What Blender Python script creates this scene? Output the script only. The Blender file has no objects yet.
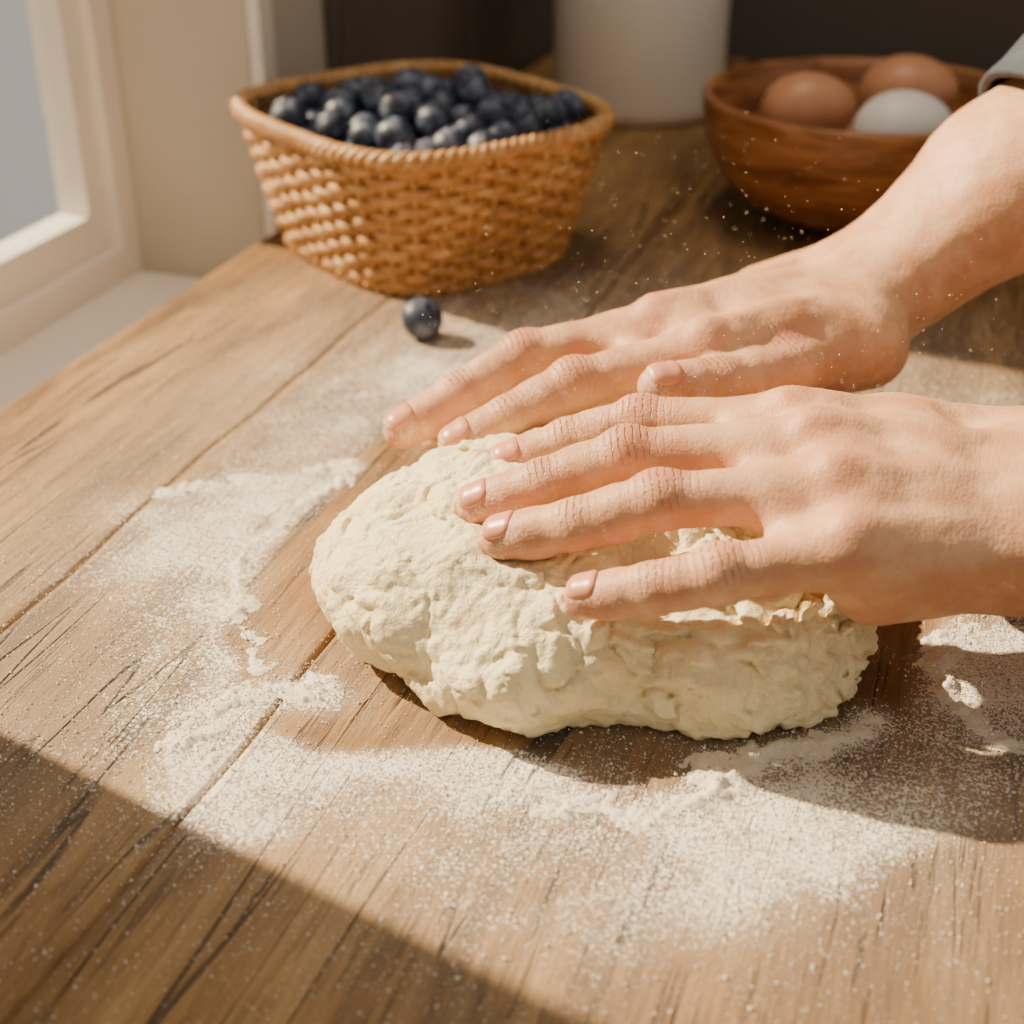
import bpy, bmesh, math, numpy as np
from mathutils import Vector
rng = np.random.default_rng(7)
HC = 0.30; FP = 1422.0; PITCH = math.radians(29.5); YAW = math.radians(19.4)
cP, sP, cY, sY = math.cos(PITCH), math.sin(PITCH), math.cos(YAW), math.sin(YAW)

def c2w(x, y, z=0.0):
    return np.array([x*cY - y*sY, x*sY + y*cY, z])
def w2c(X, Y):
    return X*cY + Y*sY, -X*sY + Y*cY
def px(u, v, z=0.0):
    xr = (u-512)/FP; yu = (512-v)/FP
    dz = -sP + yu*cP; dy = cP + yu*sP
    t = (z-HC)/dz
    return c2w(xr*t, dy*t, z)

scene = bpy.context.scene
col = scene.collection

# ------------------------------------------------------------ helpers
def new_obj(name, verts, faces, mat=None, smooth=True, parent=None):
    me = bpy.data.meshes.new(name)
    me.from_pydata(np.asarray(verts,float).tolist(), [], faces.tolist() if isinstance(faces,np.ndarray) else [tuple(map(int, f)) for f in faces])
    me.update()
    if smooth:
        me.polygons.foreach_set("use_smooth", [True]*len(me.polygons))
    if mat: me.materials.append(mat)
    ob = bpy.data.objects.new(name, me)
    col.objects.link(ob)
    if parent: ob.parent = parent
    return ob
def empty(name):
    e = bpy.data.objects.new(name, None); e.empty_display_size = .02; col.objects.link(e); return e
def add_attr(ob, name, arr):
    a = ob.data.attributes.new(name, 'FLOAT', 'POINT'); a.data.foreach_set('value', np.asarray(arr, np.float32))

class MB:
    def __init__(s): s.v=[]; s.f=[]; s.n=0
    def add(s, v, f):
        v=np.asarray(v,float); s.v.append(v); s.f += [tuple(i+s.n for i in q) for q in f]; s.n += len(v)
    def obj(s, name, mat, **k): return new_obj(name, np.concatenate(s.v), s.f, mat, **k)
def box_vf(x0,x1,y0,y1,z0,z1):
    v=[(x0,y0,z0),(x1,y0,z0),(x1,y1,z0),(x0,y1,z0),(x0,y0,z1),(x1,y0,z1),(x1,y1,z1),(x0,y1,z1)]
    f=[(0,3,2,1),(4,5,6,7),(0,1,5,4),(1,2,6,5),(2,3,7,6),(3,0,4,7)]
    return v,f
def boxes(name, lst, mat, bevel=0.0, parent=None):
    m=MB()
    for b in lst: m.add(*box_vf(*b))
    o=m.obj(name, mat, smooth=False, parent=parent)
    if bevel:
        md=o.modifiers.new('bev','BEVEL'); md.width=bevel; md.segments=2
    return o
def tube(path, rad, n=8, closed=False, flat=None, capped=True):
    P=np.asarray(path,float); N=len(P)
    rad=np.broadcast_to(np.asarray(rad,float),(N,))
    if closed: T=np.roll(P,-1,0)-np.roll(P,1,0)
    else: T=np.gradient(P,axis=0)
    T/=np.linalg.norm(T,axis=1)[:,None]+1e-12
    up=np.array([0,0,1.0])
    S=np.cross(T,up); bad=np.linalg.norm(S,axis=1)<.2
    S[bad]=np.cross(T[bad],np.array([0.3,1,0]))
    S/=np.linalg.norm(S,axis=1)[:,None]; U=np.cross(S,T)
    a=np.arange(n)*2*math.pi/n
    fs,fu=(1,1) if flat is None else flat
    V=P[:,None,:]+rad[:,None,None]*(S[:,None,:]*np.cos(a)[None,:,None]*fs+U[:,None,:]*np.sin(a)[None,:,None]*fu)
    V=V.reshape(-1,3); F=[]
    M=N if closed else N-1
    for i in range(M):
        for j in range(n):
            i2=(i+1)%N; j2=(j+1)%n
            F.append((i*n+j,i*n+j2,i2*n+j2,i2*n+j))
    if not closed and capped:
        F.append(tuple(range(n))[::-1]); F.append(tuple((N-1)*n+j for j in range(n)))
    return V,F
def lathe(prof, n=64, c=(0,0,0)):
    V=[];F=[]
    for r,z in prof:
        for j in range(n):
            a=2*math.pi*j/n; V.append((c[0]+r*math.cos(a),c[1]+r*math.sin(a),c[2]+z))
    for i in range(len(prof)-1):
        for j in range(n):
            j2=(j+1)%n; F.append((i*n+j,i*n+j2,(i+1)*n+j2,(i+1)*n+j))
    return V,F
# value noise
R=rng.random((64,64,64)).astype(np.float32)
def vnoise(P):
    P=np.asarray(P,np.float32); i=np.floor(P).astype(np.int64); f=P-i; f=f*f*(3-2*f)
    x0,y0,z0=(i[:,0]&63),(i[:,1]&63),(i[:,2]&63); x1,y1,z1=(x0+1)&63,(y0+1)&63,(z0+1)&63
    fx,fy,fz=f[:,0],f[:,1],f[:,2]
    a=R[x0,y0,z0]*(1-fx)+R[x1,y0,z0]*fx; b=R[x0,y1,z0]*(1-fx)+R[x1,y1,z0]*fx
    c=R[x0,y0,z1]*(1-fx)+R[x1,y0,z1]*fx; d=R[x0,y1,z1]*(1-fx)+R[x1,y1,z1]*fx
    return ((a*(1-fy)+b*fy)*(1-fz)+(c*(1-fy)+d*fy)*fz)*2-1
def fbm(P,o=3):
    s=0;a=1
    for k in range(o): s=s+a*vnoise(P*(2.03**k)+17.3*k); a*=.5
    return s
def sst(a,b,x):
    t=np.clip((x-a)/(b-a),0,1); return t*t*(3-2*t)
# ---- SDF
def cone(P,a,b,r1,r2):
    a=np.asarray(a,np.float32); ab=np.asarray(b,np.float32)-a
    d=P-a; t=np.clip(d@ab/float(ab@ab+1e-12),0,1)
    q=d-t[:,None]*ab
    return np.sqrt((q*q).sum(1))-(r1+(r2-r1)*t)
def smin(a,b,k):
    h=np.clip(.5+.5*(b-a)/k,0,1); return b+(a-b)*h-k*h*(1-h)
def mesh_sdf(f, lo, hi, h, margin=.002, B=4):
    lo=np.asarray(lo,float); nb=np.ceil((np.asarray(hi)-lo)/h/B).astype(int)+1; n=nb*B
    ii=np.stack(np.meshgrid(*[np.arange(k) for k in nb],indexing='ij'),-1).reshape(-1,3)
    dc=f((lo+(ii*B+(B-1)/2)*h).astype(np.float32))
    V=np.repeat(np.repeat(np.repeat(dc.reshape(nb).astype(np.float32),B,0),B,1),B,2)
    near=ii[np.abs(dc)<B*h*1.0+margin]
    off=np.stack(np.meshgrid(*[np.arange(B)]*3,indexing='ij'),-1).reshape(-1,3)
    for s in range(0,len(near),8000):
        idx=(near[s:s+8000,None,:]*B+off[None]).reshape(-1,3)
        V[idx[:,0],idx[:,1],idx[:,2]]=f((lo+idx*h).astype(np.float32))
    ins=V<0
    c=[ins[a:n[0]-1+a,b:n[1]-1+b,d:n[2]-1+d] for a in(0,1) for b in(0,1) for d in(0,1)]
    alln=c[0].copy(); anyy=c[0].copy()
    for q in c[1:]: alln&=q; anyy|=q
    act=anyy&~alln
    ci=np.argwhere(act); cid=np.full(act.shape,-1,np.int32); cid[ci[:,0],ci[:,1],ci[:,2]]=np.arange(len(ci))
    co=[(a,b,d) for a in(0,1) for b in(0,1) for d in(0,1)]
    vals=[V[ci[:,0]+a,ci[:,1]+b,ci[:,2]+d] for a,b,d in co]
    acc=np.zeros((len(ci),3)); cnt=np.zeros(len(ci))
    for p in range(8):
        for q in range(p+1,8):
            if sum(abs(np.array(co[p])-np.array(co[q])))!=1: continue
            m=(vals[p]<0)!=(vals[q]<0)
            t=vals[p]/(vals[p]-vals[q]+1e-20)
            pt=np.array(co[p])[None]+t[:,None]*(np.array(co[q])-np.array(co[p]))[None]
            acc[m]+=pt[m]; cnt[m]+=1
    Pv=lo+(ci+acc/cnt[:,None])*h
    F=[]
    for ax in range(3):
        sl=[slice(1,-1)]*3; sl2=[slice(1,-1)]*3
        sl[ax]=slice(0,-1); sl2[ax]=slice(1,None)
        A=ins[tuple(sl)]; Bm=ins[tuple(sl2)]
        e=np.argwhere(A!=Bm); base=e+1; base[:,ax]-=1
        sg=A[e[:,0],e[:,1],e[:,2]]
        u,w=[(1,2),(2,0),(0,1)][ax]
        def C(du,dw):
            q=base.copy(); q[:,u]+=du; q[:,w]+=dw; return cid[q[:,0],q[:,1],q[:,2]]
        Q=np.stack([C(-1,-1),C(0,-1),C(0,0),C(-1,0)],1)
        Q[~sg]=Q[~sg][:,::-1]; F.append(Q)
    F=np.concatenate(F); F=F[(F>=0).all(1)]
    return Pv,F
def grad(f,P,e=.0004):
    g=np.stack([f((P+d).astype(np.float32))-f((P-d).astype(np.float32)) for d in np.eye(3)*e],1)
    return g/(np.linalg.norm(g,axis=1)[:,None]+1e-12)
def project(f,P,it=2):
    for _ in range(it):
        P=P-np.clip(f(P.astype(np.float32)),-.001,.001)[:,None]*grad(f,P)
    return P

# ------------------------------------------------------------ materials
def nmat(name):
    m=bpy.data.materials.new(name); m.use_nodes=True; nt=m.node_tree
    return m,nt,nt.nodes['Principled BSDF']
def N(nt,t,**k):
    n=nt.nodes.new(t)
    for a,b in k.items(): setattr(n,a,b)
    return n
def ramp(nt,stops):
    r=nt.nodes.new('ShaderNodeValToRGB'); e=r.color_ramp.elements
    while len(e)<len(stops): e.new(.5)
    for i,(p,c) in enumerate(stops): e[i].position=p; e[i].color=(*c,1) if len(c)==3 else c
    return r
def noise(nt,vec,scale,detail=4,rough=.55,dist=0):
    n=N(nt,'ShaderNodeTexNoise'); n.inputs['Scale'].default_value=scale; n.inputs['Detail'].default_value=detail
    n.inputs['Roughness'].default_value=rough; n.inputs['Distortion'].default_value=dist
    nt.links.new(vec,n.inputs['Vector']); return n.outputs['Fac']
def math_(nt,op,a,b=None,clamp=False):
    n=nt.nodes.new('ShaderNodeMath'); n.operation=op; n.use_clamp=clamp
    for i,x in enumerate((a,b)):
        if x is None: continue
        if isinstance(x,(int,float)): n.inputs[i].default_value=x
        else: nt.links.new(x,n.inputs[i])
    return n.outputs[0]
def mapr(nt,x,a,b,c=0,d=1):
    n=nt.nodes.new('ShaderNodeMapRange'); n.interpolation_type='SMOOTHSTEP'
    nt.links.new(x,n.inputs[0]); 
    for i,q in zip((1,2,3,4),(a,b,c,d)):
        if isinstance(q,(int,float)): n.inputs[i].default_value=q
        else: nt.links.new(q,n.inputs[i])
    return n.outputs[0]
def mixc(nt,fac,a,b,mode='MIX'):
    n=nt.nodes.new('ShaderNodeMix'); n.data_type='RGBA'; n.blend_type=mode
    for s,x in ((n.inputs[0],fac),(n.inputs[6],a),(n.inputs[7],b)):
        if isinstance(x,(int,float)): s.default_value=x
        elif isinstance(x,tuple): s.default_value=(*x,1)
        else: nt.links.new(x,s)
    return n.outputs[2]
def bump(nt,h,strength,dist,normal=None):
    b=nt.nodes.new('ShaderNodeBump'); b.inputs['Strength'].default_value=strength; b.inputs['Distance'].default_value=dist
    nt.links.new(h,b.inputs['Height'])
    if normal is not None: nt.links.new(normal,b.inputs['Normal'])
    return b.outputs[0]
def objco(nt): return nt.nodes.new('ShaderNodeTexCoord').outputs['Object']
def attr(nt,name):
    a=nt.nodes.new('ShaderNodeAttribute'); a.attribute_name=name; return a.outputs['Fac']
def mapping(nt,vec,scale,loc=None):
    m=nt.nodes.new('ShaderNodeMapping'); m.inputs['Scale'].default_value=scale
    nt.links.new(vec,m.inputs['Vector'])
    if loc is not None: m.inputs['Location'].default_value=loc
    return m.outputs[0]

def simple(name,c,rough=.5,noise_s=30,var=.15,bump_s=0,bd=.001,spec=.5):
    m,nt,b=nmat(name); oc=objco(nt)
    n=noise(nt,oc,noise_s,5)
    dark=tuple(x*(1-var) for x in c); lite=tuple(min(1,x*(1+var)) for x in c)
    r=ramp(nt,[(.3,dark),(.7,lite)]); nt.links.new(n,r.inputs[0]); nt.links.new(r.outputs[0],b.inputs['Base Color'])
    b.inputs['Roughness'].default_value=rough; b.inputs['Specular IOR Level'].default_value=spec
    if bump_s:
        nt.links.new(bump(nt,noise(nt,oc,noise_s*8,3),bump_s,bd),b.inputs['Normal'])
    return m

SPLITS=[(630,928,.0024,.008),(655,880,.0009,.018),(735,915,.0006,.014),(915,872,.0010,.009),(545,905,.0005,.016),(90,760,.0006,.018),(250,905,.0006,.02),(60,560,.0006,.03),(860,960,.0006,.012)]
def wood_table():
    m,nt,b=nmat('oak_boards'); oc=objco(nt)
    pl=attr(nt,'plank')
    comb=nt.nodes.new('ShaderNodeCombineXYZ'); nt.links.new(math_(nt,'MULTIPLY',pl,3.7),comb.inputs[1]); nt.links.new(math_(nt,'MULTIPLY',pl,1.3),comb.inputs[2])
    va=nt.nodes.new('ShaderNodeVectorMath'); va.operation='ADD'; nt.links.new(oc,va.inputs[0]); nt.links.new(comb.outputs[0],va.inputs[1])
    oc2=va.outputs[0]
    broad=noise(nt,mapping(nt,oc2,(10,2.6,5)),1,5,.6,1.4)
    grain=noise(nt,mapping(nt,oc2,(70,5.0,20)),1,7,.7,1.3)
    fine=noise(nt,mapping(nt,oc2,(460,30,60)),1,4,.8)
    mixv=math_(nt,'ADD',math_(nt,'MULTIPLY',broad,.42),math_(nt,'ADD',math_(nt,'MULTIPLY',grain,.34),math_(nt,'MULTIPLY',fine,.24)))
    r=ramp(nt,[(.37,(.055,.026,.009)),(.455,(.170,.088,.030)),(.53,(.300,.168,.060)),(.62,(.43,.262,.105))])
    nt.links.new(mixv,r.inputs[0])
    blot=noise(nt,mapping(nt,oc2,(9,5,5)),1,5,.65,.5)
    c=mixc(nt,math_(nt,'MULTIPLY',mapr(nt,blot,.42,.62),.48),r.outputs[0],(.115,.063,.027))
    wn=noise(nt,mapping(nt,oc2,(30,6,5)),1,4,.6,.4)
    c=mixc(nt,math_(nt,'MULTIPLY',mapr(nt,wn,.52,.70),.28),c,(.36,.255,.145))
    po=noise(nt,mapping(nt,oc2,(300,13,40)),1,3,.6)
    pm=mapr(nt,po,.585,.66)
    c=mixc(nt,math_(nt,'MULTIPLY',pm,.52),c,(.045,.022,.009))
    sp=noise(nt,mapping(nt,oc2,(62,4.2,9)),1,2,.5,.5); sm=mapr(nt,sp,.725,.75)
    c=mixc(nt,math_(nt,'MULTIPLY',sm,.9),c,(.018,.009,.005))
    ck=noise(nt,mapping(nt,oc2,(26,1.1,3)),1,3,.55,.25)
    ckm=math_(nt,'MULTIPLY',mapr(nt,math_(nt,'ABSOLUTE',math_(nt,'SUBTRACT',ck,.5)),.0,.008,1,0),mapr(nt,noise(nt,mapping(nt,oc2,(7,5,3)),1,2),.48,.56))
    sep=nt.nodes.new('ShaderNodeSeparateXYZ'); nt.links.new(oc,sep.inputs[0])
    wob=math_(nt,'MULTIPLY',math_(nt,'SUBTRACT',noise(nt,oc,110,4,.7),.5),.006)
    xx=math_(nt,'ADD',sep.outputs[0],wob)
    for (u,v,wx,wy) in SPLITS:
        p=px(u,v)
        a1=math_(nt,'POWER',math_(nt,'ABSOLUTE',math_(nt,'DIVIDE',math_(nt,'SUBTRACT',xx,float(p[0])),wx)),2.0)
        a2=math_(nt,'POWER',math_(nt,'ABSOLUTE',math_(nt,'DIVIDE',math_(nt,'SUBTRACT',sep.outputs[1],float(p[1])),wy)),2.0)
        ckm=math_(nt,'MAXIMUM',ckm,mapr(nt,math_(nt,'ADD',a1,a2),.4,1.1,1,0))
    c=mixc(nt,math_(nt,'MULTIPLY',ckm,.88),c,(.022,.011,.006))
    # flour film
    fl=attr(nt,'flour')
    g1=noise(nt,oc,850,2,.8); g2=noise(nt,oc,350,3,.6); g3=noise(nt,oc,50,4,.6)
    gg=math_(nt,'ADD',math_(nt,'ADD',math_(nt,'MULTIPLY',g1,.60),math_(nt,'MULTIPLY',g2,.22)),math_(nt,'MULTIPLY',g3,.18))
    th=mapr(nt,fl,0,1,.672,.430)
    th2=math_(nt,'ADD',th,.045)
    fm=mapr(nt,gg,th,th2)
    film=math_(nt,'MULTIPLY',math_(nt,'POWER',fl,1.5),.30)
    fm=math_(nt,'MAXIMUM',math_(nt,'MULTIPLY',fm,.95),film)
    c=mixc(nt,fm,c,(.88,.82,.71))
    nt.links.new(c,b.inputs['Base Color'])
    nt.links.new(mapr(nt,fm,0,1,.62,.95),b.inputs['Roughness'])
    b.inputs['Specular IOR Level'].default_value=.22
    hh=math_(nt,'SUBTRACT',math_(nt,'ADD',math_(nt,'MULTIPLY',grain,1.1),math_(nt,'MULTIPLY',fine,.9)),math_(nt,'ADD',math_(nt,'ADD',math_(nt,'MULTIPLY',pm,.6),math_(nt,'MULTIPLY',ckm,1.8)),math_(nt,'MULTIPLY',sm,1.8)))
    hh=math_(nt,'ADD',hh,math_(nt,'MULTIPLY',fm,.9))
    nt.links.new(bump(nt,hh,.9,.0008),b.inputs['Normal'])
    return m

def skin_mat():
    m,nt,b=nmat('skin'); oc=objco(nt)
    n=noise(nt,oc,55,4); n2=noise(nt,oc,260,3)
    base=mixc(nt,mapr(nt,n,.35,.65),(.56,.285,.148),(.69,.400,.228))
    base=mixc(nt,math_(nt,'MULTIPLY',mapr(nt,n2,.45,.7),.28),base,(.54,.22,.115))
    base=mixc(nt,math_(nt,'MULTIPLY',attr(nt,'red'),.78),base,(.61,.20,.11))
    kn=attr(nt,'kn')
    w=math_(nt,'SINE',math_(nt,'ADD',math_(nt,'MULTIPLY',attr(nt,'fu'),2500.),math_(nt,'MULTIPLY',noise(nt,oc,220,3),6.)))
    brk=mapr(nt,noise(nt,oc,420,2),.36,.54)
    cre=math_(nt,'MULTIPLY',math_(nt,'MULTIPLY',kn,mapr(nt,w,.40,1.0)),brk)
    base=mixc(nt,math_(nt,'MULTIPLY',cre,.50),base,(.36,.11,.06))
    du=attr(nt,'dust')
    g=math_(nt,'ADD',math_(nt,'MULTIPLY',noise(nt,oc,1200,2,.8),.62),math_(nt,'MULTIPLY',noise(nt,oc,110,3),.38))
    dm=mapr(nt,g,mapr(nt,du,0,1,.66,.46),mapr(nt,du,0,1,.70,.57))
    base=mixc(nt,math_(nt,'MULTIPLY',dm,.62),base,(.90,.83,.72))
    nt.links.new(base,b.inputs['Base Color'])
    b.inputs['Roughness'].default_value=.48; b.inputs['Specular IOR Level'].default_value=.38
    b.inputs['Subsurface Weight'].default_value=.10; b.inputs['Subsurface Radius'].default_value=(1,.3,.15); b.inputs['Subsurface Scale'].default_value=.004
    vo=N(nt,'ShaderNodeTexVoronoi'); vo.inputs['Scale'].default_value=900; nt.links.new(oc,vo.inputs['Vector'])
    l1=noise(nt,mapping(nt,oc,(900,160,400)),1,3,.6); l2=noise(nt,mapping(nt,oc,(240,900,400)),1,3,.6)
    h=math_(nt,'ADD',math_(nt,'MULTIPLY',vo.outputs['Distance'],.35),math_(nt,'MULTIPLY',noise(nt,oc,300,5,.6),.7))
    h=math_(nt,'ADD',h,math_(nt,'ADD',math_(nt,'MULTIPLY',l1,.7),math_(nt,'MULTIPLY',l2,.6)))
    h=math_(nt,'ADD',h,math_(nt,'MULTIPLY',dm,.35))
    n1=bump(nt,h,.42,.0007)
    nt.links.new(bump(nt,math_(nt,'MULTIPLY',cre,-1.0),.9,.0013,n1),b.inputs['Normal'])
    return m
SKIN=skin_mat()
m,nt,b=nmat('fingernail'); b.inputs['Roughness'].default_value=.34
tipa=attr(nt,'free'); nt.links.new(mixc(nt,tipa,(.66,.28,.17),(.76,.54,.39)),b.inputs['Base Color']); NAIL=m
b.inputs['Subsurface Weight'].default_value=.1; b.inputs['Subsurface Scale'].default_value=.003

# ------------------------------------------------------------ HANDS
class Hand: pass
def lerp(a,b,t): return a+(b-a)*t
def build_hand(fingers, mcp_r, wrist_pts, extra_palm, arm, radii, dors):
    Hn=Hand(); Hn.fingers=fingers; Hn.radii=radii; Hn.dors=dors
    palm=[]
    names=[n for n in fingers if n!='thumb']
    for n,w in zip(names,wrist_pts):
        palm.append((w,fingers[n][0],.0155,mcp_r[n]))
    for a,b2 in zip(names[:-1],names[1:]):   # webs
        pa=lerp(fingers[a][0],fingers[a][1],.34); pb=lerp(fingers[b2][0],fingers[b2][1],.34)
        palm.append((pa-dors*.001,pb-dors*.001,.0070,.0070))
        palm.append((lerp(fingers[a][0],wrist_pts[0],.1)-dors*.002,lerp(fingers[b2][0],wrist_pts[1],.1)-dors*.002,.0115,.0115))
        palm.append((lerp(fingers[a][0],wrist_pts[0],.45)-dors*.001,lerp(fingers[b2][0],wrist_pts[1],.45)-dors*.001,.0125,.0125))
    palm+=extra_palm
    arm_=arm
    fin=[]
    for n in fingers:
        J=fingers[n]; r=radii[n]; segs=[(J[i],J[i+1],r[i],r[i+1]) for i in range(len(J)-1)]
        for i in range(1,len(J)-1):
            mid=lerp(J[i],J[i+1],.5); segs.append((mid-dors*.0012,mid-dors*.0012+(J[i+1]-J[i])*.1,r[i]*.96,r[i]*.96))
        if n!='thumb':
            segs.append((J[1]+dors*.0011,J[1]+dors*.0011+(J[2]-J[1])*.03,r[1]*.99,r[1]*.99))
        fin.append(segs)
    tend=[]
    for n,w in zip(names,wrist_pts):
        J=fingers[n]
        tend.append((J[0]+dors*(mcp_r[n]-.0054),J[0]+dors*(mcp_r[n]-.0054)+(J[0]-J[1])*.02,.0072,.0072))
        tend.append((J[0]+dors*(mcp_r[n]-.0018),lerp(J[0],w,.7)+dors*(.0116),.0031,.0025))
    def f(P):
        d=None
        for s in palm:
            q=cone(P,*s); d=q if d is None else smin(d,q,.011)
        for s in arm_: d=smin(d,cone(P,*s),.016)
        for s in tend: d=smin(d,cone(P,*s),.0050)
        fm=None
        for segs in fin:
            q=None
            for s in segs:
                e=cone(P,*s); q=e if q is None else smin(q,e,.0035)
            fm=q if fm is None else smin(fm,q,.0010)
        return smin(d,fm,.0055)
    allp=np.array([p for s in palm+arm_+tend+sum(fin,[]) for p in (s[0],s[1])])
    Hn.f=f; Hn.lo=allp.min(0)-.045; Hn.hi=allp.max(0)+.045
    return Hn

def finish_hand(Hn,name,h=.0011):
    V,F=mesh_sdf(Hn.f,Hn.lo,Hn.hi,h)
    V=project(Hn.f,V,2)
    G=grad(Hn.f,V,.0008)
    V=V+G*(fbm(V*90,2)*.0004)[:,None]
    root=empty(name)
    ob=new_obj('skin_surface',V,F,SKIN,parent=root)
    kn=np.zeros(len(V)); fu=np.zeros(len(V)); red=np.zeros(len(V)); dust=np.zeros(len(V))
    ndot=G@Hn.dors
    for n,J in Hn.fingers.items():
        for k,(ji,rr) in enumerate(((1,.0085),(2,.006))):
            if ji>=len(J)-1: continue
            ax=J[ji+1]-J[ji-1]; ax/=np.linalg.norm(ax)
            c=J[ji]+Hn.dors*Hn.radii[n][ji]*.8
            q=np.exp(-(np.linalg.norm(V-c,axis=1)/rr)**2)*np.clip(ndot*2,0,1)
            m=q>kn; kn[m]=q[m]; fu[m]=((V-J[ji])@ax)[m]
            red=np.maximum(red,q*(.75 if k==0 else .5))
        q=np.exp(-(np.linalg.norm(V-J[-1],axis=1)/.012)**2); red=np.maximum(red,q*.8)
        if n!='thumb':
            q=np.exp(-(np.linalg.norm(V-(J[0]+Hn.dors*.01),axis=1)/.011)**2); red=np.maximum(red,q*.5)
        for t in np.linspace(0,1,4):
            p=lerp(J[0],J[-1],t); dust=np.maximum(dust,(.30+.55*t)*np.exp(-(np.linalg.norm(V-p,axis=1)/.02)**2))
    dust=np.maximum(dust,.22)
    for a,b2 in (('kn',kn),('fu',fu),('red',red),('dust',dust)): add_attr(ob,a,b2)
    for n,J in Hn.fingers.items():
        d=J[-1]-J[-2]; d/=np.linalg.norm(d); up=Hn.nail_up.get(n,Hn.dors); nn=up-d*(up@d); nn/=np.linalg.norm(nn); s=np.cross(d,nn)
        r=Hn.radii[n][-1]; L=r*1.55; nb,na=15,13; pts=[];dirs=[];fr=[];edge=[]
        for i in range(nb):
            b_=i/(nb-1); w=max(.0,(1-abs(2*b_-1)**3.2))**.5
            w=max(w,.25)
            for j in range(na):
                a_=(2*j/(na-1)-1)*w; th=a_*math.radians(52)
                dr=nn*math.cos(th)+s*math.sin(th)
                axp=J[-1]+d*(-L*.58+b_*L)
                pts.append(axp+dr*r*1.4); dirs.append(dr); fr.append(1.0 if b_>.88 else 0.0)
                edge.append(max(abs(2*j/(na-1)-1)**6,abs(2*b_-1)**8))
        pts=np.array(pts);dirs=np.array(dirs);edge=np.array(edge)
        for _ in range(14): pts=pts-dirs*Hn.f(pts.astype(np.float32))[:,None]*.9
        pts=pts+dirs*(.00050-.0009*edge)[:,None]
        Fq=[(i*na+j,(i+1)*na+j,(i+1)*na+j+1,i*na+j+1) for i in range(nb-1) for j in range(na-1)]
        no=new_obj('nail_'+n,pts,Fq,NAIL,parent=root); add_attr(no,'free',fr)
        sm=no.modifiers.new('s','SOLIDIFY'); sm.thickness=.0006; sm.offset=-1
    return root,ob

UP=np.array([0,0,1.0])
# --- left hand of the baker (closer to camera)
def J(*l): return [px(*q) for q in l]
fA={'index':J((786,426,.078),(640,422,.073),(566,441,.064),(508,463,.056)),
    'middle':J((808,450,.083),(628,455,.079),(543,483,.068),(478,506,.058)),
    'ring':J((830,494,.080),(660,500,.077),(575,524,.067),(503,538,.057)),
    'little':J((845,552,.071),(720,574,.066),(655,587,.059),(586,597,.051)),
    'thumb':J((960,440,.055),(890,440,.048),(820,440,.044),(760,445,.044))}
rA={'index':[.0104,.0088,.0080,.0072],'middle':[.0106,.0091,.0084,.0075],'ring':[.0104,.0091,.0084,.0075],
    'little':[.0097,.0084,.0077,.0070],'thumb':[.013,.0105,.0098,.0085]}
wA=J((1030,452,.072),(1035,482,.074),(1035,515,.070),(1035,552,.062))
dA=c2w(-.05,-.18,1); dA/=np.linalg.norm(dA)
exA=[(px(880,572,.058),px(1010,552,.056),.0175,.018),(px(890,450,.058),px(1010,470,.058),.016,.018),(px(850,520,.066),px(1010,510,.062),.014,.018)]
w1=px(1045,485,.070); w2=px(1045,540,.066)
e1=w1+c2w(.12,-.01,.02); e2=w2+c2w(.12,-.02,.02)
armA=[(w1,e1,.0205,.029),(w2,e2,.0205,.029)]
HA=build_hand(fA,{'index':.0125,'middle':.0130,'ring':.0125,'little':.0120},wA,exA,armA,rA,dA)
HA.nail_up={}
# --- right hand of the baker (further from camera)
def off(p,x,y,z): return p+c2w(x,y,z)
mB=J((655,330,.071),(525,356,.062),(460,394,.051),(402,430,.040))
fB={'index':J((702,356,.073),(575,384,.066),(510,418,.056),(458,446,.047)),
    'middle':mB,
    'ring':[off(mB[0],.006,.018,-.007),off(mB[1],.008,.017,-.012),off(mB[2],.012,.017,-.013),off(mB[3],.014,.017,-.012)],
    'little':[off(mB[0],.015,.034,-.018),off(mB[1],.028,.033,-.024),off(mB[2],.036,.032,-.024),off(mB[3],.044,.032,-.020)],
    'thumb':J((850,350,.060),(790,368,.066),(720,382,.071),(658,386,.073))}
rB={'index':[.0112,.0102,.0093,.0082],'middle':[.0110,.0099,.0091,.0081],'ring':[.0100,.0088,.0080,.0072],
    'little':[.0090,.0078,.0070,.0063],'thumb':[.0135,.0110,.0096,.0080]}
W=px(872,290,.072); A1=px(1024,172,.12); ax=A1-W
wB=[px(850,318,.070),px(845,295,.074),px(842,278,.072),px(845,268,.064)]
dB=c2w(-.1,-.05,1); dB/=np.linalg.norm(dB)
exB=[(px(800,362,.058),px(862,345,.062),.016,.020),(px(760,300,.055),px(850,290,.058),.016,.018),(px(720,335,.064),px(850,318,.066),.014,.018)]
acr=np.cross(ax,UP); acr/=np.linalg.norm(acr)
armB=[(W-acr*.009,W+ax*.9-acr*.010,.0215,.030),(W+acr*.009,W+ax*.9+acr*.010,.0215,.030),
      (W+ax*.9-acr*.010,W+ax*1.9-acr*.010,.030,.034),(W+ax*.9+acr*.010,W+ax*1.9+acr*.010,.030,.034)]
HB=build_hand(fB,{'index':.013,'middle':.013,'ring':.0125,'little':.0115},wB,exB,armB,rB,dB)
HB.nail_up={'thumb':c2w(-.1,-.25,1)}
lh,lho=finish_hand(HA,'left_hand'); rh,rho=finish_hand(HB,'right_hand')

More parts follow.
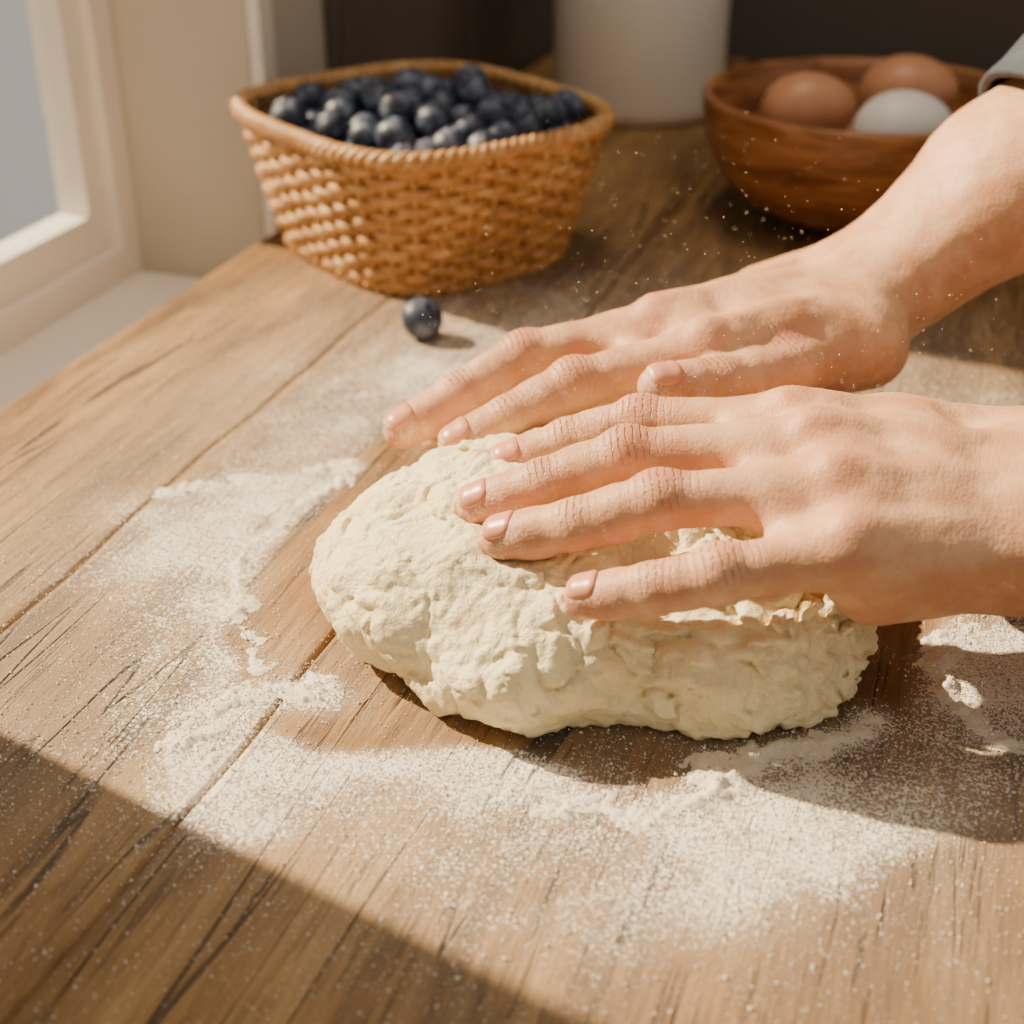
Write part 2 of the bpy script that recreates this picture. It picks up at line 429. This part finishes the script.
# sleeves
CL=simple('grey_sweater',(.050,.062,.085),.9,60,.3,.5,.002)
def sleeve(name,path,rads,parent):
    P=np.array(path); t=np.linspace(0,1,len(P)); tt=np.linspace(0,1,60)
    Q=np.stack([np.interp(tt,t,P[:,k]) for k in range(3)],1); rr=np.interp(tt,t,rads)
    for _ in range(20): Q[1:-1]=(Q[:-2]+Q[2:]+2*Q[1:-1])/4
    V,F=tube(Q,rr,40,capped=False)
    V=np.array(V); ctr=np.repeat(Q,40,0); d=V-ctr
    V=ctr+d*(1+.07*fbm(V*np.array([28,28,28]),2))[:,None]
    o=new_obj(name,V,F,CL,parent=parent); s=o.modifiers.new('s','SOLIDIFY'); s.thickness=.004; s.offset=1
    return o
ew=W+ax*2.9
sleeve('sleeve',[W+ax*1.15,W+ax*1.23,W+ax*2,ew,ew+c2w(.08,.03,.12),ew+c2w(.14,.05,.28)],[.046,.047,.052,.058,.062,.066],rh)
ea=(e1+e2)/2; wa=(w1+w2)/2
sleeve('sleeve',[lerp(wa,ea,.72),lerp(wa,ea,.8),ea,ea+c2w(.12,-.02,.03),ea+c2w(.19,0,.16),ea+c2w(.22,.03,.30)],[.043,.044,.046,.054,.06,.066],lh)

# ------------------------------------------------------------ DOUGH
def ell(P,c,r):
    q=(P-np.asarray(c,np.float32)); r=np.asarray(r,np.float32)
    k0=np.sqrt(((q/r)**2).sum(1)); k1=np.sqrt(((q/(r*r))**2).sum(1))
    return k0*(k0-1)/(k1+1e-9)
Rm=np.array([[cY,sY,0],[-sY,cY,0],[0,0,1]],np.float32)
def dough_f(P,hands=True):
    Q=P@Rm.T
    Qw=Q+np.stack([vnoise(P*45),vnoise(P*45+31),vnoise(P*45+77)],1)*.0042
    d=ell(Qw,(.028,.466,.022),(.089,.074,.034))
    d=smin(d,ell(Qw,(-.012,.446,.024),(.057,.060,.035)),.009)
    d=smin(d,ell(Qw,(.010,.412,.018),(.049,.043,.032)),.006)
    r_=ell(Qw,(.080,.417,.015),(.049,.043,.029))
    r_=smin(r_,ell(Qw,(.052,.404,.012),(.036,.028,.022)),.010)
    d=smin(d,r_,.0012)
    P2=P+np.stack([vnoise(P*80+3),vnoise(P*80+41),vnoise(P*80+87)],1)*.007
    n1=fbm(P*42,2); n2=np.abs(vnoise(P2*66)); n3=np.abs(vnoise(P2*150+9)); n4=fbm(P*300,2)
    rough=.66+.55*sst(-.4,.4,vnoise(P*26+60)+.5*(Q[:,0]-.03)/.05)
    lump=np.abs(vnoise(P2*100+50)); lump2=np.abs(vnoise(P2*210+13))
    d=d-.0018*n1+(.0028*np.exp(-n2/.08)+.0016*np.exp(-n3/.12)-.0034*(lump-.3)-.0016*(lump2-.3)-.0006*n4)*rough
    if hands:
        hd=np.minimum(HA.f(P),HB.f(P))
        d=d-.0026*np.exp(-((hd-.004)/.006)**2)
        d=-smin(-d,hd-.0002,.0015)
    d=np.maximum(d,-P[:,2]+.0003)
    return d
c0=c2w(.03,.465,.03)
V,F=mesh_sdf(dough_f,c0-np.array([.15,.14,.035]),c0+np.array([.15,.14,.05]),.0009,margin=.009)
m,nt,b=nmat('bread_dough'); oc=objco(nt)
n=noise(nt,oc,70,5); r=ramp(nt,[(.3,(.88,.735,.40)),(.65,(.94,.83,.53))]); nt.links.new(n,r.inputs[0])
g=noise(nt,oc,800,3); dm=mapr(nt,g,.55,.7); nt.links.new(mixc(nt,math_(nt,'MULTIPLY',dm,.35),r.outputs[0],(.96,.92,.78)),b.inputs['Base Color'])
b.inputs['Roughness'].default_value=.52; b.inputs['Specular IOR Level'].default_value=.38
b.inputs['Subsurface Weight'].default_value=.12; b.inputs['Subsurface Radius'].default_value=(1,.7,.4); b.inputs['Subsurface Scale'].default_value=.002
nt.links.new(bump(nt,math_(nt,'ADD',noise(nt,oc,500,5,.65),math_(nt,'MULTIPLY',noise(nt,oc,200,4,.6,.8),1.6)),.65,.0015),b.inputs['Normal'])
new_obj('bread_dough',V,F,m)

# ------------------------------------------------------------ TABLE
TX0,TX1,TY0,TY1=-.447,.85,-.35,1.43
seams=[-.327,-.210,.215,.36,.50,.66]
deep={-.327:.0016,-.210:.0045}
def seamx(s,y): return s+.0016*np.sin(y*9+s*40)+.0008*np.sin(y*31+s*70)+.0004*np.sin(y*83)
rid=[]
ridges=[([(350,466),(300,505),(258,545),(236,585),(225,612)],.0016,.0046),
 ([(175,492),(240,482),(325,478)],.0009,.006),
 ([(185,752),(205,728),(240,704),(290,690),(318,694)],.0022,.0066),
 ([(228,618),(262,650),(300,690)],.0010,.004),
 ([(640,816),(690,802),(735,772),(800,752),(860,738),(872,722)],.0022,.0048),
 ([(480,790),(560,803),(640,816)],.0009,.006),
 ([(962,632),(938,665),(952,692),(990,735),(1012,742)],.0023,.0048),
 ([(700,770),(740,752)],.0012,.007)]
for pts,amp,w in ridges: rid.append((np.array([px(u,v)[:2] for u,v in pts]),amp,w))
def seg_dist(P,A,B):
    ab=B-A; t=np.clip(((P-A)@ab)/(ab@ab),0,1); return np.linalg.norm(P-A-t[:,None]*ab,axis=1)
def ridge_near(X,Y,wm=2.4):
    P=np.stack([X,Y],-1); h=np.zeros(len(P))
    for L,amp,w in rid:
        d=np.min([seg_dist(P,L[i],L[i+1]) for i in range(len(L)-1)],0)
        h=np.maximum(h,min(1,amp/.0018)*np.exp(-(d/(w*wm))**2))
    return h
def flour_density(X,Y):
    x,y=w2c(X,Y); P=np.stack([x,y,np.zeros_like(x)],-1)
    dx=(x-.03)/.105; dy=(y-.462)/.083; dy=np.where(dy>0,dy*.50,dy)
    r=np.hypot(dx,dy)+.16*fbm(P*14,3)
    d=sst(1.12,1.40,r)*(1-sst(1.60,2.55,r))
    d=d*(.64+.42*np.clip(fbm(P*22+5,3)+.3,0,1))
    d=np.maximum(d,.48*(1-sst(1.8,3.5,r)))
    d=np.maximum(d,.6*np.exp(-(((x-.24)/.07)**2+((y-.63)/.07)**2)))
    d=np.where(r<1.27,np.minimum(d,.26+.25*fbm(P*30,2)),d)
    d=np.maximum(d,.95*ridge_near(X,Y))
    return np.clip(d,0,1)
xs=list(np.arange(TX0,TX1+1e-6,.0045))
cols=[]
for x in xs:
    if all(abs(x-s)>.003 for s in seams): cols.append((x,None,0))
for s in seams:
    dd=deep.get(s,.003); ww=.00028 if s==-.327 else .00080
    for o_,dz in ((-.0024,0),(-.0013,-.0003),(-ww,-dd),(ww,-dd),(.0013,-.0003),(.0024,0)): cols.append((s+o_,s,dz))
cols.append((TX0-.0006,None,-.004))
cols.sort(key=lambda c:c[0])
ys=np.arange(TY0,TY1+1e-6,.004)
cx=np.array([c[0] for c in cols]); nx,ny=len(cx),len(ys)
X=np.repeat(cx[:,None],ny,1); Y=np.repeat(ys[None],nx,0); Z=np.zeros_like(X)
for i,c in enumerate(cols):
    if c[1] is not None: X[i]+=seamx(c[1],ys)-c[1]
    Z[i]+=c[2]
gap=(Z.ravel()<-.001)
Z+= .0003*fbm(np.stack([X.ravel()*12,Y.ravel()*3,X.ravel()*0],-1),2).reshape(X.shape)
pl=np.searchsorted(seams,cx)
V=np.stack([X,Y,Z],-1).reshape(-1,3)
I=np.arange(nx*ny).reshape(nx,ny)
F=np.stack([I[:-1,:-1],I[1:,:-1],I[1:,1:],I[:-1,1:]],-1).reshape(-1,4)
WOOD=wood_table()
table=empty('wooden_table')
top=new_obj('tabletop',V,F,WOOD,parent=table)
fd=flour_density(X.ravel(),Y.ravel()); fd[gap]*=.15
add_attr(top,'flour',fd); add_attr(top,'plank',np.repeat(pl[:,None],ny,1).ravel().astype(float))
boxes('tabletop_slab',[(TX0-.0005,TX1,TY0,TY1,-.042,-.0046)],WOOD,.002,table)
boxes('table_frame',[(TX0+.06,TX1-.06,TY0+.06,TY0+.085,-.13,-.042),(TX0+.06,TX1-.06,TY1-.085,TY1-.06,-.13,-.042),(TX0+.06,TX0+.085,TY0+.06,TY1-.06,-.13,-.042),(TX1-.085,TX1-.06,TY0+.06,TY1-.06,-.13,-.042)]+
  [(x,x+.07,y,y+.07,-.76,-.042) for x in (TX0+.05,TX1-.12) for y in (TY0+.05,TY1-.12)],WOOD,.003,table)

# ------------------------------------------------------------ FLOUR piles + grains
def flour_h(P):
    P3=np.stack([P[:,0],P[:,1],np.zeros(len(P))],-1)
    wob=P+.006*np.stack([fbm(P3*80,2),fbm(P3*80+9,2)],-1)
    h=np.zeros(len(P))
    for L,amp,w in rid:
        d=np.min([seg_dist(wob,L[i],L[i+1]) for i in range(len(L)-1)],0)
        h=np.maximum(h,amp*np.exp(-(d/w)**2)*(.7+.7*fbm(P3*110+3,2)))
    h=h+(.0007*fbm(P3*350,2)+.0005*vnoise(P3*800))*np.clip(h/.0010+.25,0,1)-.00065
    return h
allr=np.concatenate([r_[0] for r_ in rid]); lo=allr.min(0)-.02; hi=allr.max(0)+.02
gs=.0008
gx=np.arange(lo[0],hi[0],gs); gy=np.arange(lo[1],hi[1],gs)
GX,GY=np.meshgrid(gx,gy,indexing='ij'); hh=flour_h(np.stack([GX.ravel(),GY.ravel()],-1)).reshape(GX.shape)
I=np.arange(GX.size).reshape(GX.shape)
Fq=np.stack([I[:-1,:-1],I[1:,:-1],I[1:,1:],I[:-1,1:]],-1).reshape(-1,4)
keep=(hh.ravel()[Fq]>-.0001).any(1); Fq=Fq[keep]; used=np.unique(Fq); rem=np.full(GX.size,-1); rem[used]=np.arange(len(used))
VF=np.stack([GX.ravel(),GY.ravel(),np.maximum(hh.ravel(),-.0003)+.0002],-1)[used]
m,nt,b=nmat('flour'); oc=objco(nt); n=noise(nt,oc,600,3)
nt.links.new(mixc(nt,n,(.78,.70,.54),(.94,.88,.75)),b.inputs['Base Color']); b.inputs['Roughness'].default_value=.95; b.inputs['Specular IOR Level'].default_value=.1
nt.links.new(bump(nt,noise(nt,oc,1300,3,.7),.8,.0009),b.inputs['Normal']); FLOUR=m
fl=empty('flour_dusting')
new_obj('flour_piles',VF,rem[Fq],FLOUR,parent=fl)
nG=80000; cand=[]
while sum(map(len,cand))<nG:
    xx=rng.uniform(-.42,.45,20000); yy=rng.uniform(.12,.80,20000); d=flour_density(xx,yy)
    k=rng.random(20000)<(d**1.5)*.6+.007+.35*ridge_near(xx,yy,1.8); cand.append(np.stack([xx[k],yy[k]],-1))
G=np.concatenate(cand)[:nG]; s=np.minimum(rng.gamma(1.5,.00008,nG)+.00009,.0008)
hz=np.maximum(flour_h(G)+.0002,0)
C=np.concatenate([G,(hz+s*.6)[:,None]],1)
nA=1100; A_=np.array([px(rng.uniform(420,1000),rng.uniform(110,400),rng.uniform(.03,.14)) for _ in range(nA)])
C=np.concatenate([C,A_]); s=np.concatenate([s,np.minimum(rng.gamma(2,.00005,nA)+.00008,.0003)]); nT=len(C)
oct_=np.array([(1,0,0),(-1,0,0),(0,1,0),(0,-1,0),(0,0,1),(0,0,-1)],float)
VG=(C[:,None,:]+oct_[None]*s[:,None,None]*rng.uniform(.7,1.3,(nT,6,1))).reshape(-1,3)
of=np.array([(0,2,4),(2,1,4),(1,3,4),(3,0,4),(2,0,5),(1,2,5),(3,1,5),(0,3,5)])
FG=(np.arange(nT)[:,None,None]*6+of[None]).reshape(-1,3)
m,nt,b=nmat('flour_grain'); b.inputs['Roughness'].default_value=1; b.inputs['Specular IOR Level'].default_value=0
nt.links.new(mixc(nt,noise(nt,objco(nt),300,2),(.88,.83,.72),(.97,.94,.86)),b.inputs['Base Color'])
new_obj('flour_grains',VG,FG,m,smooth=False,parent=fl)

# ------------------------------------------------------------ BASKET
bc=c2w(-.056,.874,0); bang=YAW+math.atan2(.785,-.62)
BA,BB,BH=.102,.092,.086
def bpath(n,scale=1.0):
    t=np.linspace(0,2*math.pi,721)[:-1]; e=2/3.4
    x=BA*np.sign(np.cos(t))*np.abs(np.cos(t))**e; y=BB*np.sign(np.sin(t))*np.abs(np.sin(t))**e
    P=np.stack([x,y],-1); P=np.vstack([P,P[:1]]); L=np.r_[0,np.cumsum(np.linalg.norm(np.diff(P,axis=0),axis=1))]
    s=np.linspace(0,L[-1],n,endpoint=False)
    return np.stack([np.interp(s,L,P[:,0]),np.interp(s,L,P[:,1])],-1)*scale
def bxf(P2,z):
    c,s=math.cos(bang),math.sin(bang); P2=np.asarray(P2)
    return np.stack([bc[0]+P2[:,0]*c-P2[:,1]*s,bc[1]+P2[:,0]*s+P2[:,1]*c,np.broadcast_to(z,(len(P2),))],-1)
def bscale(z): return .77+.23*(z/BH)**.85
NS=38; ROWS=14
m,nt,b=nmat('wicker'); oc=objco(nt)
n=noise(nt,oc,150,4); n2=noise(nt,oc,25,3)
r=ramp(nt,[(.32,(.27,.115,.034)),(.5,(.51,.27,.090)),(.68,(.72,.46,.19))]); nt.links.new(math_(nt,'ADD',math_(nt,'MULTIPLY',n,.6),math_(nt,'MULTIPLY',n2,.4)),r.inputs[0])
nt.links.new(r.outputs[0],b.inputs['Base Color']); b.inputs['Roughness'].default_value=.42
nt.links.new(bump(nt,noise(nt,oc,600,3),.4,.0005),b.inputs['Normal']); WICK=m
basket=empty('wicker_basket')
mb=MB()
nseg=NS*8
def outw(P2):
    T=np.roll(P2,-1,0)-np.roll(P2,1,0); nrm=np.stack([T[:,1],-T[:,0]],-1); return nrm/np.linalg.norm(nrm,axis=1)[:,None]
for k in range(ROWS):
    z=.004+(BH-.008)*(k+.5)/ROWS; P2=bpath(nseg,bscale(z)); ph=(k%2)*math.pi
    ph_arr=np.arange(nseg)/8*math.pi
    wv=np.cos(ph_arr+ph); wv=np.sign(wv)*np.abs(wv)**.7
    P2=P2+outw(P2)*(.0025*wv+.0004*np.sin(np.arange(nseg)*.37+k*5))[:,None]
    zz=z+.0006*np.sin(np.arange(nseg)*.11+k)+.0003*np.sin(np.arange(nseg)*.29+k*2.3)
    mb.add(*tube(bxf(P2,zz),.0030*(1+.12*math.sin(k*2.1)),8,closed=True,flat=(.55,1)))
mb.obj('weave',WICK,parent=basket)
mb=MB()
P0=bpath(NS)
for j in range(NS):
    zs=np.linspace(0.001,BH,9); pp=np.concatenate([bxf((P0[j:j+1]*bscale(z)),z) for z in zs]); mb.add(*tube(pp,.0024,6))
mb.obj('stakes',WICK,parent=basket)
mb=MB()
for s_ in range(3):
    P2=bpath(700,1.015); a=np.arange(700)/700*2*math.pi*34+s_*2*math.pi/3
    P2=P2+outw(P2)*(.0030*np.cos(a))[:,None]; mb.add(*tube(bxf(P2,BH+.001+.0030*np.sin(a)),.0026,8,closed=True))
for s_ in range(2):
    P2=bpath(400,bscale(.002)); a=np.arange(400)/400*2*math.pi*30+s_*math.pi
    P2=P2+outw(P2)*(.002*np.cos(a))[:,None]; mb.add(*tube(bxf(P2,.0042+.002*np.sin(a)),.0026,8,closed=True))
mb.obj('braided_rim',WICK,parent=basket)
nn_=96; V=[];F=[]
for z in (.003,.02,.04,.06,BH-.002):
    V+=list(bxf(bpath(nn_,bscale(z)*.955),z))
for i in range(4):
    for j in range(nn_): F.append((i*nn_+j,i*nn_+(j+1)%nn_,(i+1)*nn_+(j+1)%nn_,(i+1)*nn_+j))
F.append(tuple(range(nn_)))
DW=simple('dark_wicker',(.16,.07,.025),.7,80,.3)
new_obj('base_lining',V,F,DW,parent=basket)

# ------------------------------------------------------------ BLUEBERRIES
def berry_template(seg=20):
    prof=[]
    for i in range(11):
        a=-math.pi/2+i*(math.pi*.865)/10; prof.append((max(math.cos(a),.001),math.sin(a)*.90))
    prof+=[(.33,.88),(.30,.93),(.24,.86),(.12,.80),(.001,.79)]
    V,F=lathe(prof,seg); V=np.array(V)
    star=slice(12*seg,13*seg); ang=np.arange(seg)*2*math.pi/seg
    V[star,2]+=.05*np.cos(5*ang); V[11*seg:12*seg,:2]*=(1+.12*np.cos(5*ang))[:,None]
    return V,F
BV,BF=berry_template()
def rotm(ax_,an):
    ax_=ax_/np.linalg.norm(ax_); K=np.array([[0,-ax_[2],ax_[1]],[ax_[2],0,-ax_[0]],[-ax_[1],ax_[0],0]]); return np.eye(3)+math.sin(an)*K+(1-math.cos(an))*K@K
m,nt,b=nmat('blueberry_skin'); oc=objco(nt)
n=noise(nt,oc,85,4,.6); r=ramp(nt,[(.34,(.008,.012,.026)),(.50,(.034,.047,.088)),(.66,(.16,.195,.27))]); nt.links.new(n,r.inputs[0])
nt.links.new(r.outputs[0],b.inputs['Base Color']); b.inputs['Roughness'].default_value=.46; b.inputs['Specular IOR Level'].default_value=.45; BERRY=m
mb=MB()
NBY=215; rads=rng.uniform(.0096,.0116,NBY)
pos=np.stack([rng.uniform(-BA*.7,BA*.7,NBY),rng.uniform(-BB*.7,BB*.7,NBY),rng.uniform(.035,.13,NBY)],-1)
for it in range(320):
    pos[:,2]-=.0005
    for _ in range(2):
        D=pos[:,None]-pos[None]; L=np.linalg.norm(D,axis=2)+np.eye(NBY); pen=np.clip((rads[:,None]+rads[None])-L,0,None); np.fill_diagonal(pen,0)
        pos+= (D/L[...,None]*pen[...,None]*.35).sum(1)
        q=np.clip(pos[:,2],0,BH); sc=bscale(q)*.95
        ea_=BA*sc-rads; eb_=BB*sc-rads
        e=(np.abs(pos[:,0]/ea_)**3.2+np.abs(pos[:,1]/eb_)**3.2)**(1/3.2)
        k=np.maximum(e,1); pos[:,0]/=k; pos[:,1]/=k
        pos[:,2]=np.maximum(pos[:,2],.030+rads)
zc=np.sort(pos[:,2])[-30]
pos[:,2]-=max(0,zc-.087)
q=np.clip(pos[:,2],0,BH); sc=bscale(q)*.95
e=(np.abs(pos[:,0]/(BA*sc-rads))**3.2+np.abs(pos[:,1]/(BB*sc-rads))**3.2)**(1/3.2); k=np.maximum(e,1); pos[:,0]/=k; pos[:,1]/=k
for p,rr in zip(pos,rads):
    if p[2]<.012: continue
    M=rotm(rng.normal(size=3),rng.uniform(0,1.6))
    c=bxf(p[None,:2],p[2])[0]; mb.add((BV*rr)@M.T+c,BF)
mb.obj('blueberries',BERRY)
rr=.0118; c=px(422,319,.0105)
M=rotm(np.array([.4,1,0.]),.7)
new_obj('blueberry',(BV*rr)@M.T+np.array([c[0],c[1],.0107]),BF,BERRY)

# ------------------------------------------------------------ BOWL + EGGS
m,nt,b=nmat('acacia_bowl'); oc=objco(nt)
g=noise(nt,mapping(nt,oc,(12,12,90)),1,5,.6,1.2); r=ramp(nt,[(.35,(.13,.045,.016)),(.5,(.30,.12,.042)),(.68,(.48,.22,.08))]); nt.links.new(g,r.inputs[0])
nt.links.new(r.outputs[0],b.inputs['Base Color']); b.inputs['Roughness'].default_value=.36
bowc=c2w(.232,.932,0)
rb,hb=.108,.080
prof=[(.001,.0),(.040,.0),(.043,.003),(.046,.007)]
for i in range(1,13):
    t=i/12; prof.append((.046+(rb-.046)*math.sin(t*math.pi/2)**.9,.007+(hb-.007)*(1-math.cos(t*math.pi/2))**.95))
prof+=[(rb+.0005,hb+.003),(rb-.003,hb+.0045),(rb-.0065,hb+.003)]
for i in range(11,-1,-1):
    t=i/12; prof.append((.034+(rb-.0075-.034)*math.sin(t*math.pi/2)**.9,.014+(hb-.012)*(1-math.cos(t*math.pi/2))**.95))
prof.append((.001,.013))
V,F=lathe(prof,96)
bo=new_obj('wooden_bowl',V,F,m); bo.location=bowc
def egg(name,c,mat,tilt,az,s=1.0):
    prof=[]
    for i in range(25):
        a=-math.pi/2+math.pi*i/24; z=math.sin(a)*.029; rad=math.cos(a)*.0228*(1-.10*math.sin(a)); prof.append((max(rad,.0001)*s,z*s))
    V,F=lathe(prof,40); V=np.array(V); M=rotm(np.array([math.cos(az),math.sin(az),0]),tilt)
    new_obj(name,V@M.T+c,F,mat)
BR=simple('brown_eggshell',(.58,.27,.14),.42,60,.08,.15,.0004); WH=simple('white_eggshell',(.90,.87,.83),.4,60,.04)
egg('egg',px(808,110,.072),BR,1.45,YAW+1.5,1.06)
egg('egg.001',px(908,94,.074),BR,1.45,YAW+1.3,1.12)
egg('egg.002',px(903,131,.071),WH,1.5,YAW+1.7,1.08)
egg('egg.003',bowc+np.array([.03,.0,.043]),BR,1.5,.3,.95)

# ------------------------------------------------------------ CANISTER
m=simple('white_ceramic',(.84,.78,.70),.3,8,.03)
cc=px(637,108,0)
prof=[(.001,0),(.064,0),(.070,.004),(.0725,.012),(.0725,.185),(.0715,.190),(.066,.192),(.066,.196),(.074,.197),(.0755,.200),(.0755,.212),(.072,.217),(.02,.222),(.012,.226),(.013,.232),(.017,.238),(.016,.245),(.010,.249),(.001,.250)]
V,F=lathe(prof,80); o=new_obj('storage_canister',V,F,m); o.location=cc

# ------------------------------------------------------------ ROOM
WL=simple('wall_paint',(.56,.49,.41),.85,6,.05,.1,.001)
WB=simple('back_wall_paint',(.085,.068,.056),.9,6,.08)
TR=simple('white_trim_paint',(.82,.77,.69),.5,6,.04)
WX=-.475; WO=-.64; Y0,Y1=-.02,.835; ZS=-.052; ZT=1.25
boxes('wall_left',[(WO,WX,-1.6,Y0,-.76,1.84),(WO,WX,Y1,1.47,-.76,1.84),(WO,WX,Y0,Y1,-.76,ZS-.022),(WO,WX,Y0,Y1,ZT,1.84)],WL)
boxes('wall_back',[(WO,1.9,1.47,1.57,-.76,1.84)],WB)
fm_=simple('floor_tiles',(.22,.15,.11),.6,4,.2)
boxes('floor',[(WO-.1,1.9,-1.6,1.57,-.80,-.76)],fm_)
win=empty('window_1')
fx0,fx1=-.612,-.575
boxes('sill',[(WO,WX+.015,Y0+.001,Y1-.001,ZS-.022,ZS)],TR,.003,win)
boxes('outer_frame',[(fx0,fx1,Y1-.022,Y1-.0005,ZS+.0005,ZT-.001),(fx0,fx1,Y0+.0005,Y0+.012,ZS+.0005,ZT-.001),(fx0,fx1-.0004,Y0+.012,Y1-.022,ZS+.0005,ZS+.022),(fx0,fx1-.0004,Y0+.012,Y1-.022,ZT-.022,ZT-.001)],TR,0,win)
boxes('sash',[(fx0+.004,fx1-.009,Y1-.042,Y1-.0221,ZS+.0221,ZT-.0221),(fx0+.004,fx1-.0092,Y0+.0121,Y1-.042,ZS+.0221,ZS+.050)],TR,0,win)
m,nt,b=nmat('window_glass'); nt.nodes.remove(b)
tr=nt.nodes.new('ShaderNodeBsdfTransparent'); gl=nt.nodes.new('ShaderNodeBsdfGlossy'); gl.inputs['Roughness'].default_value=.02
mx=nt.nodes.new('ShaderNodeMixShader'); mx.inputs[0].default_value=.06; nt.links.new(tr.outputs[0],mx.inputs[1]); nt.links.new(gl.outputs[0],mx.inputs[2]); nt.links.new(mx.outputs[0],nt.nodes['Material Output'].inputs[0])
boxes('glass',[(-.597,-.594,Y0+.0125,Y1-.043,ZS+.051,ZT-.023)],m,0,win)
boxes('trim_1',[(WX,WX+.010,Y1+.0005,Y1+.020,-.10,ZT+.09),(WX,WX+.010,Y0-.085,Y0-.0005,-.10,ZT+.09),(WX,WX+.010,Y0,Y1,ZT,ZT+.09)],TR,.002)
boxes('darkening_panel',[(WX+.0005,WX+.012,.945,1.46,-.10,1.5),(WX+.012,WX+.016,.95,1.19,-.09,1.49),(WX+.012,WX+.016,1.20,1.455,-.09,1.49)],simple('darkening_panel_paint',(.11,.088,.070),.7,8,.1),.001)  # thin dark panel added over the far left wall to darken it

# ------------------------------------------------------------ LIGHT
az=math.radians(-6); el=math.radians(37)
tv=Vector((math.cos(az)*math.cos(el),math.sin(az)*math.cos(el),-math.sin(el)))
sd=bpy.data.lights.new('sun','SUN'); sd.energy=17; sd.color=(1,.775,.50); sd.angle=math.radians(1.0)
so=bpy.data.objects.new('sun',sd); col.objects.link(so); so.rotation_euler=tv.to_track_quat('-Z','Y').to_euler(); so.location=(-2,.8,2)
xc=-.461; slope=-.2265
lean=(slope*math.cos(az)-math.sin(az))/math.tan(el)
yb=px(0,732)[1]+(px(0,732)[0]-xc)*(-slope)
zz=np.linspace(-.045,1.30,60); uu=np.linspace(0,1,90); V=[];F=[]
for z in zz:
    ye=yb+lean*z; ya=-.14
    for u in uu:
        V.append((xc+.009*math.sin(u*44+.6*math.sin(z*3))*(1-u**8),ya+(ye-ya)*u,z))
for i in range(59):
    for j in range(89): F.append((i*90+j,i*90+j+1,(i+1)*90+j+1,(i+1)*90+j))
cu=new_obj('shadow_blocker',V,F,simple('blocker_cloth',(.50,.45,.36),.9,200,.15)); s_=cu.modifiers.new('s','SOLIDIFY'); s_.thickness=.001  # unseen cloth sheet added so its leaning edge casts the table's diagonal shadow
al=bpy.data.lights.new('fill_light','AREA'); al.energy=10; al.size=.5; al.color=(1,.82,.62)  # added soft fill to brighten canister, bowl and eggs; no fixture modelled
ao=bpy.data.objects.new('fill_light',al); col.objects.link(ao); ao.location=(-.30,.75,1.70)
ao.rotation_euler=(Vector((-.1,1.12,.05))-Vector(ao.location)).to_track_quat('-Z','Y').to_euler()
w=bpy.data.worlds.new('world'); scene.world=w; w.use_nodes=True; bg=w.node_tree.nodes['Background']; bg.inputs[0].default_value=(.96,.89,.77,1); bg.inputs[1].default_value=.52

cam=bpy.data.cameras.new('camera'); co_=bpy.data.objects.new('camera',cam); col.objects.link(co_)
co_.location=(0,0,HC); co_.rotation_euler=(math.pi/2-PITCH,0,YAW)
cam.sensor_width=36; cam.lens=FP/1024*36; cam.clip_start=.01
cam.dof.use_dof=True; cam.dof.focus_distance=.50; cam.dof.aperture_fstop=7.5
scene.camera=co_
print('DONE')
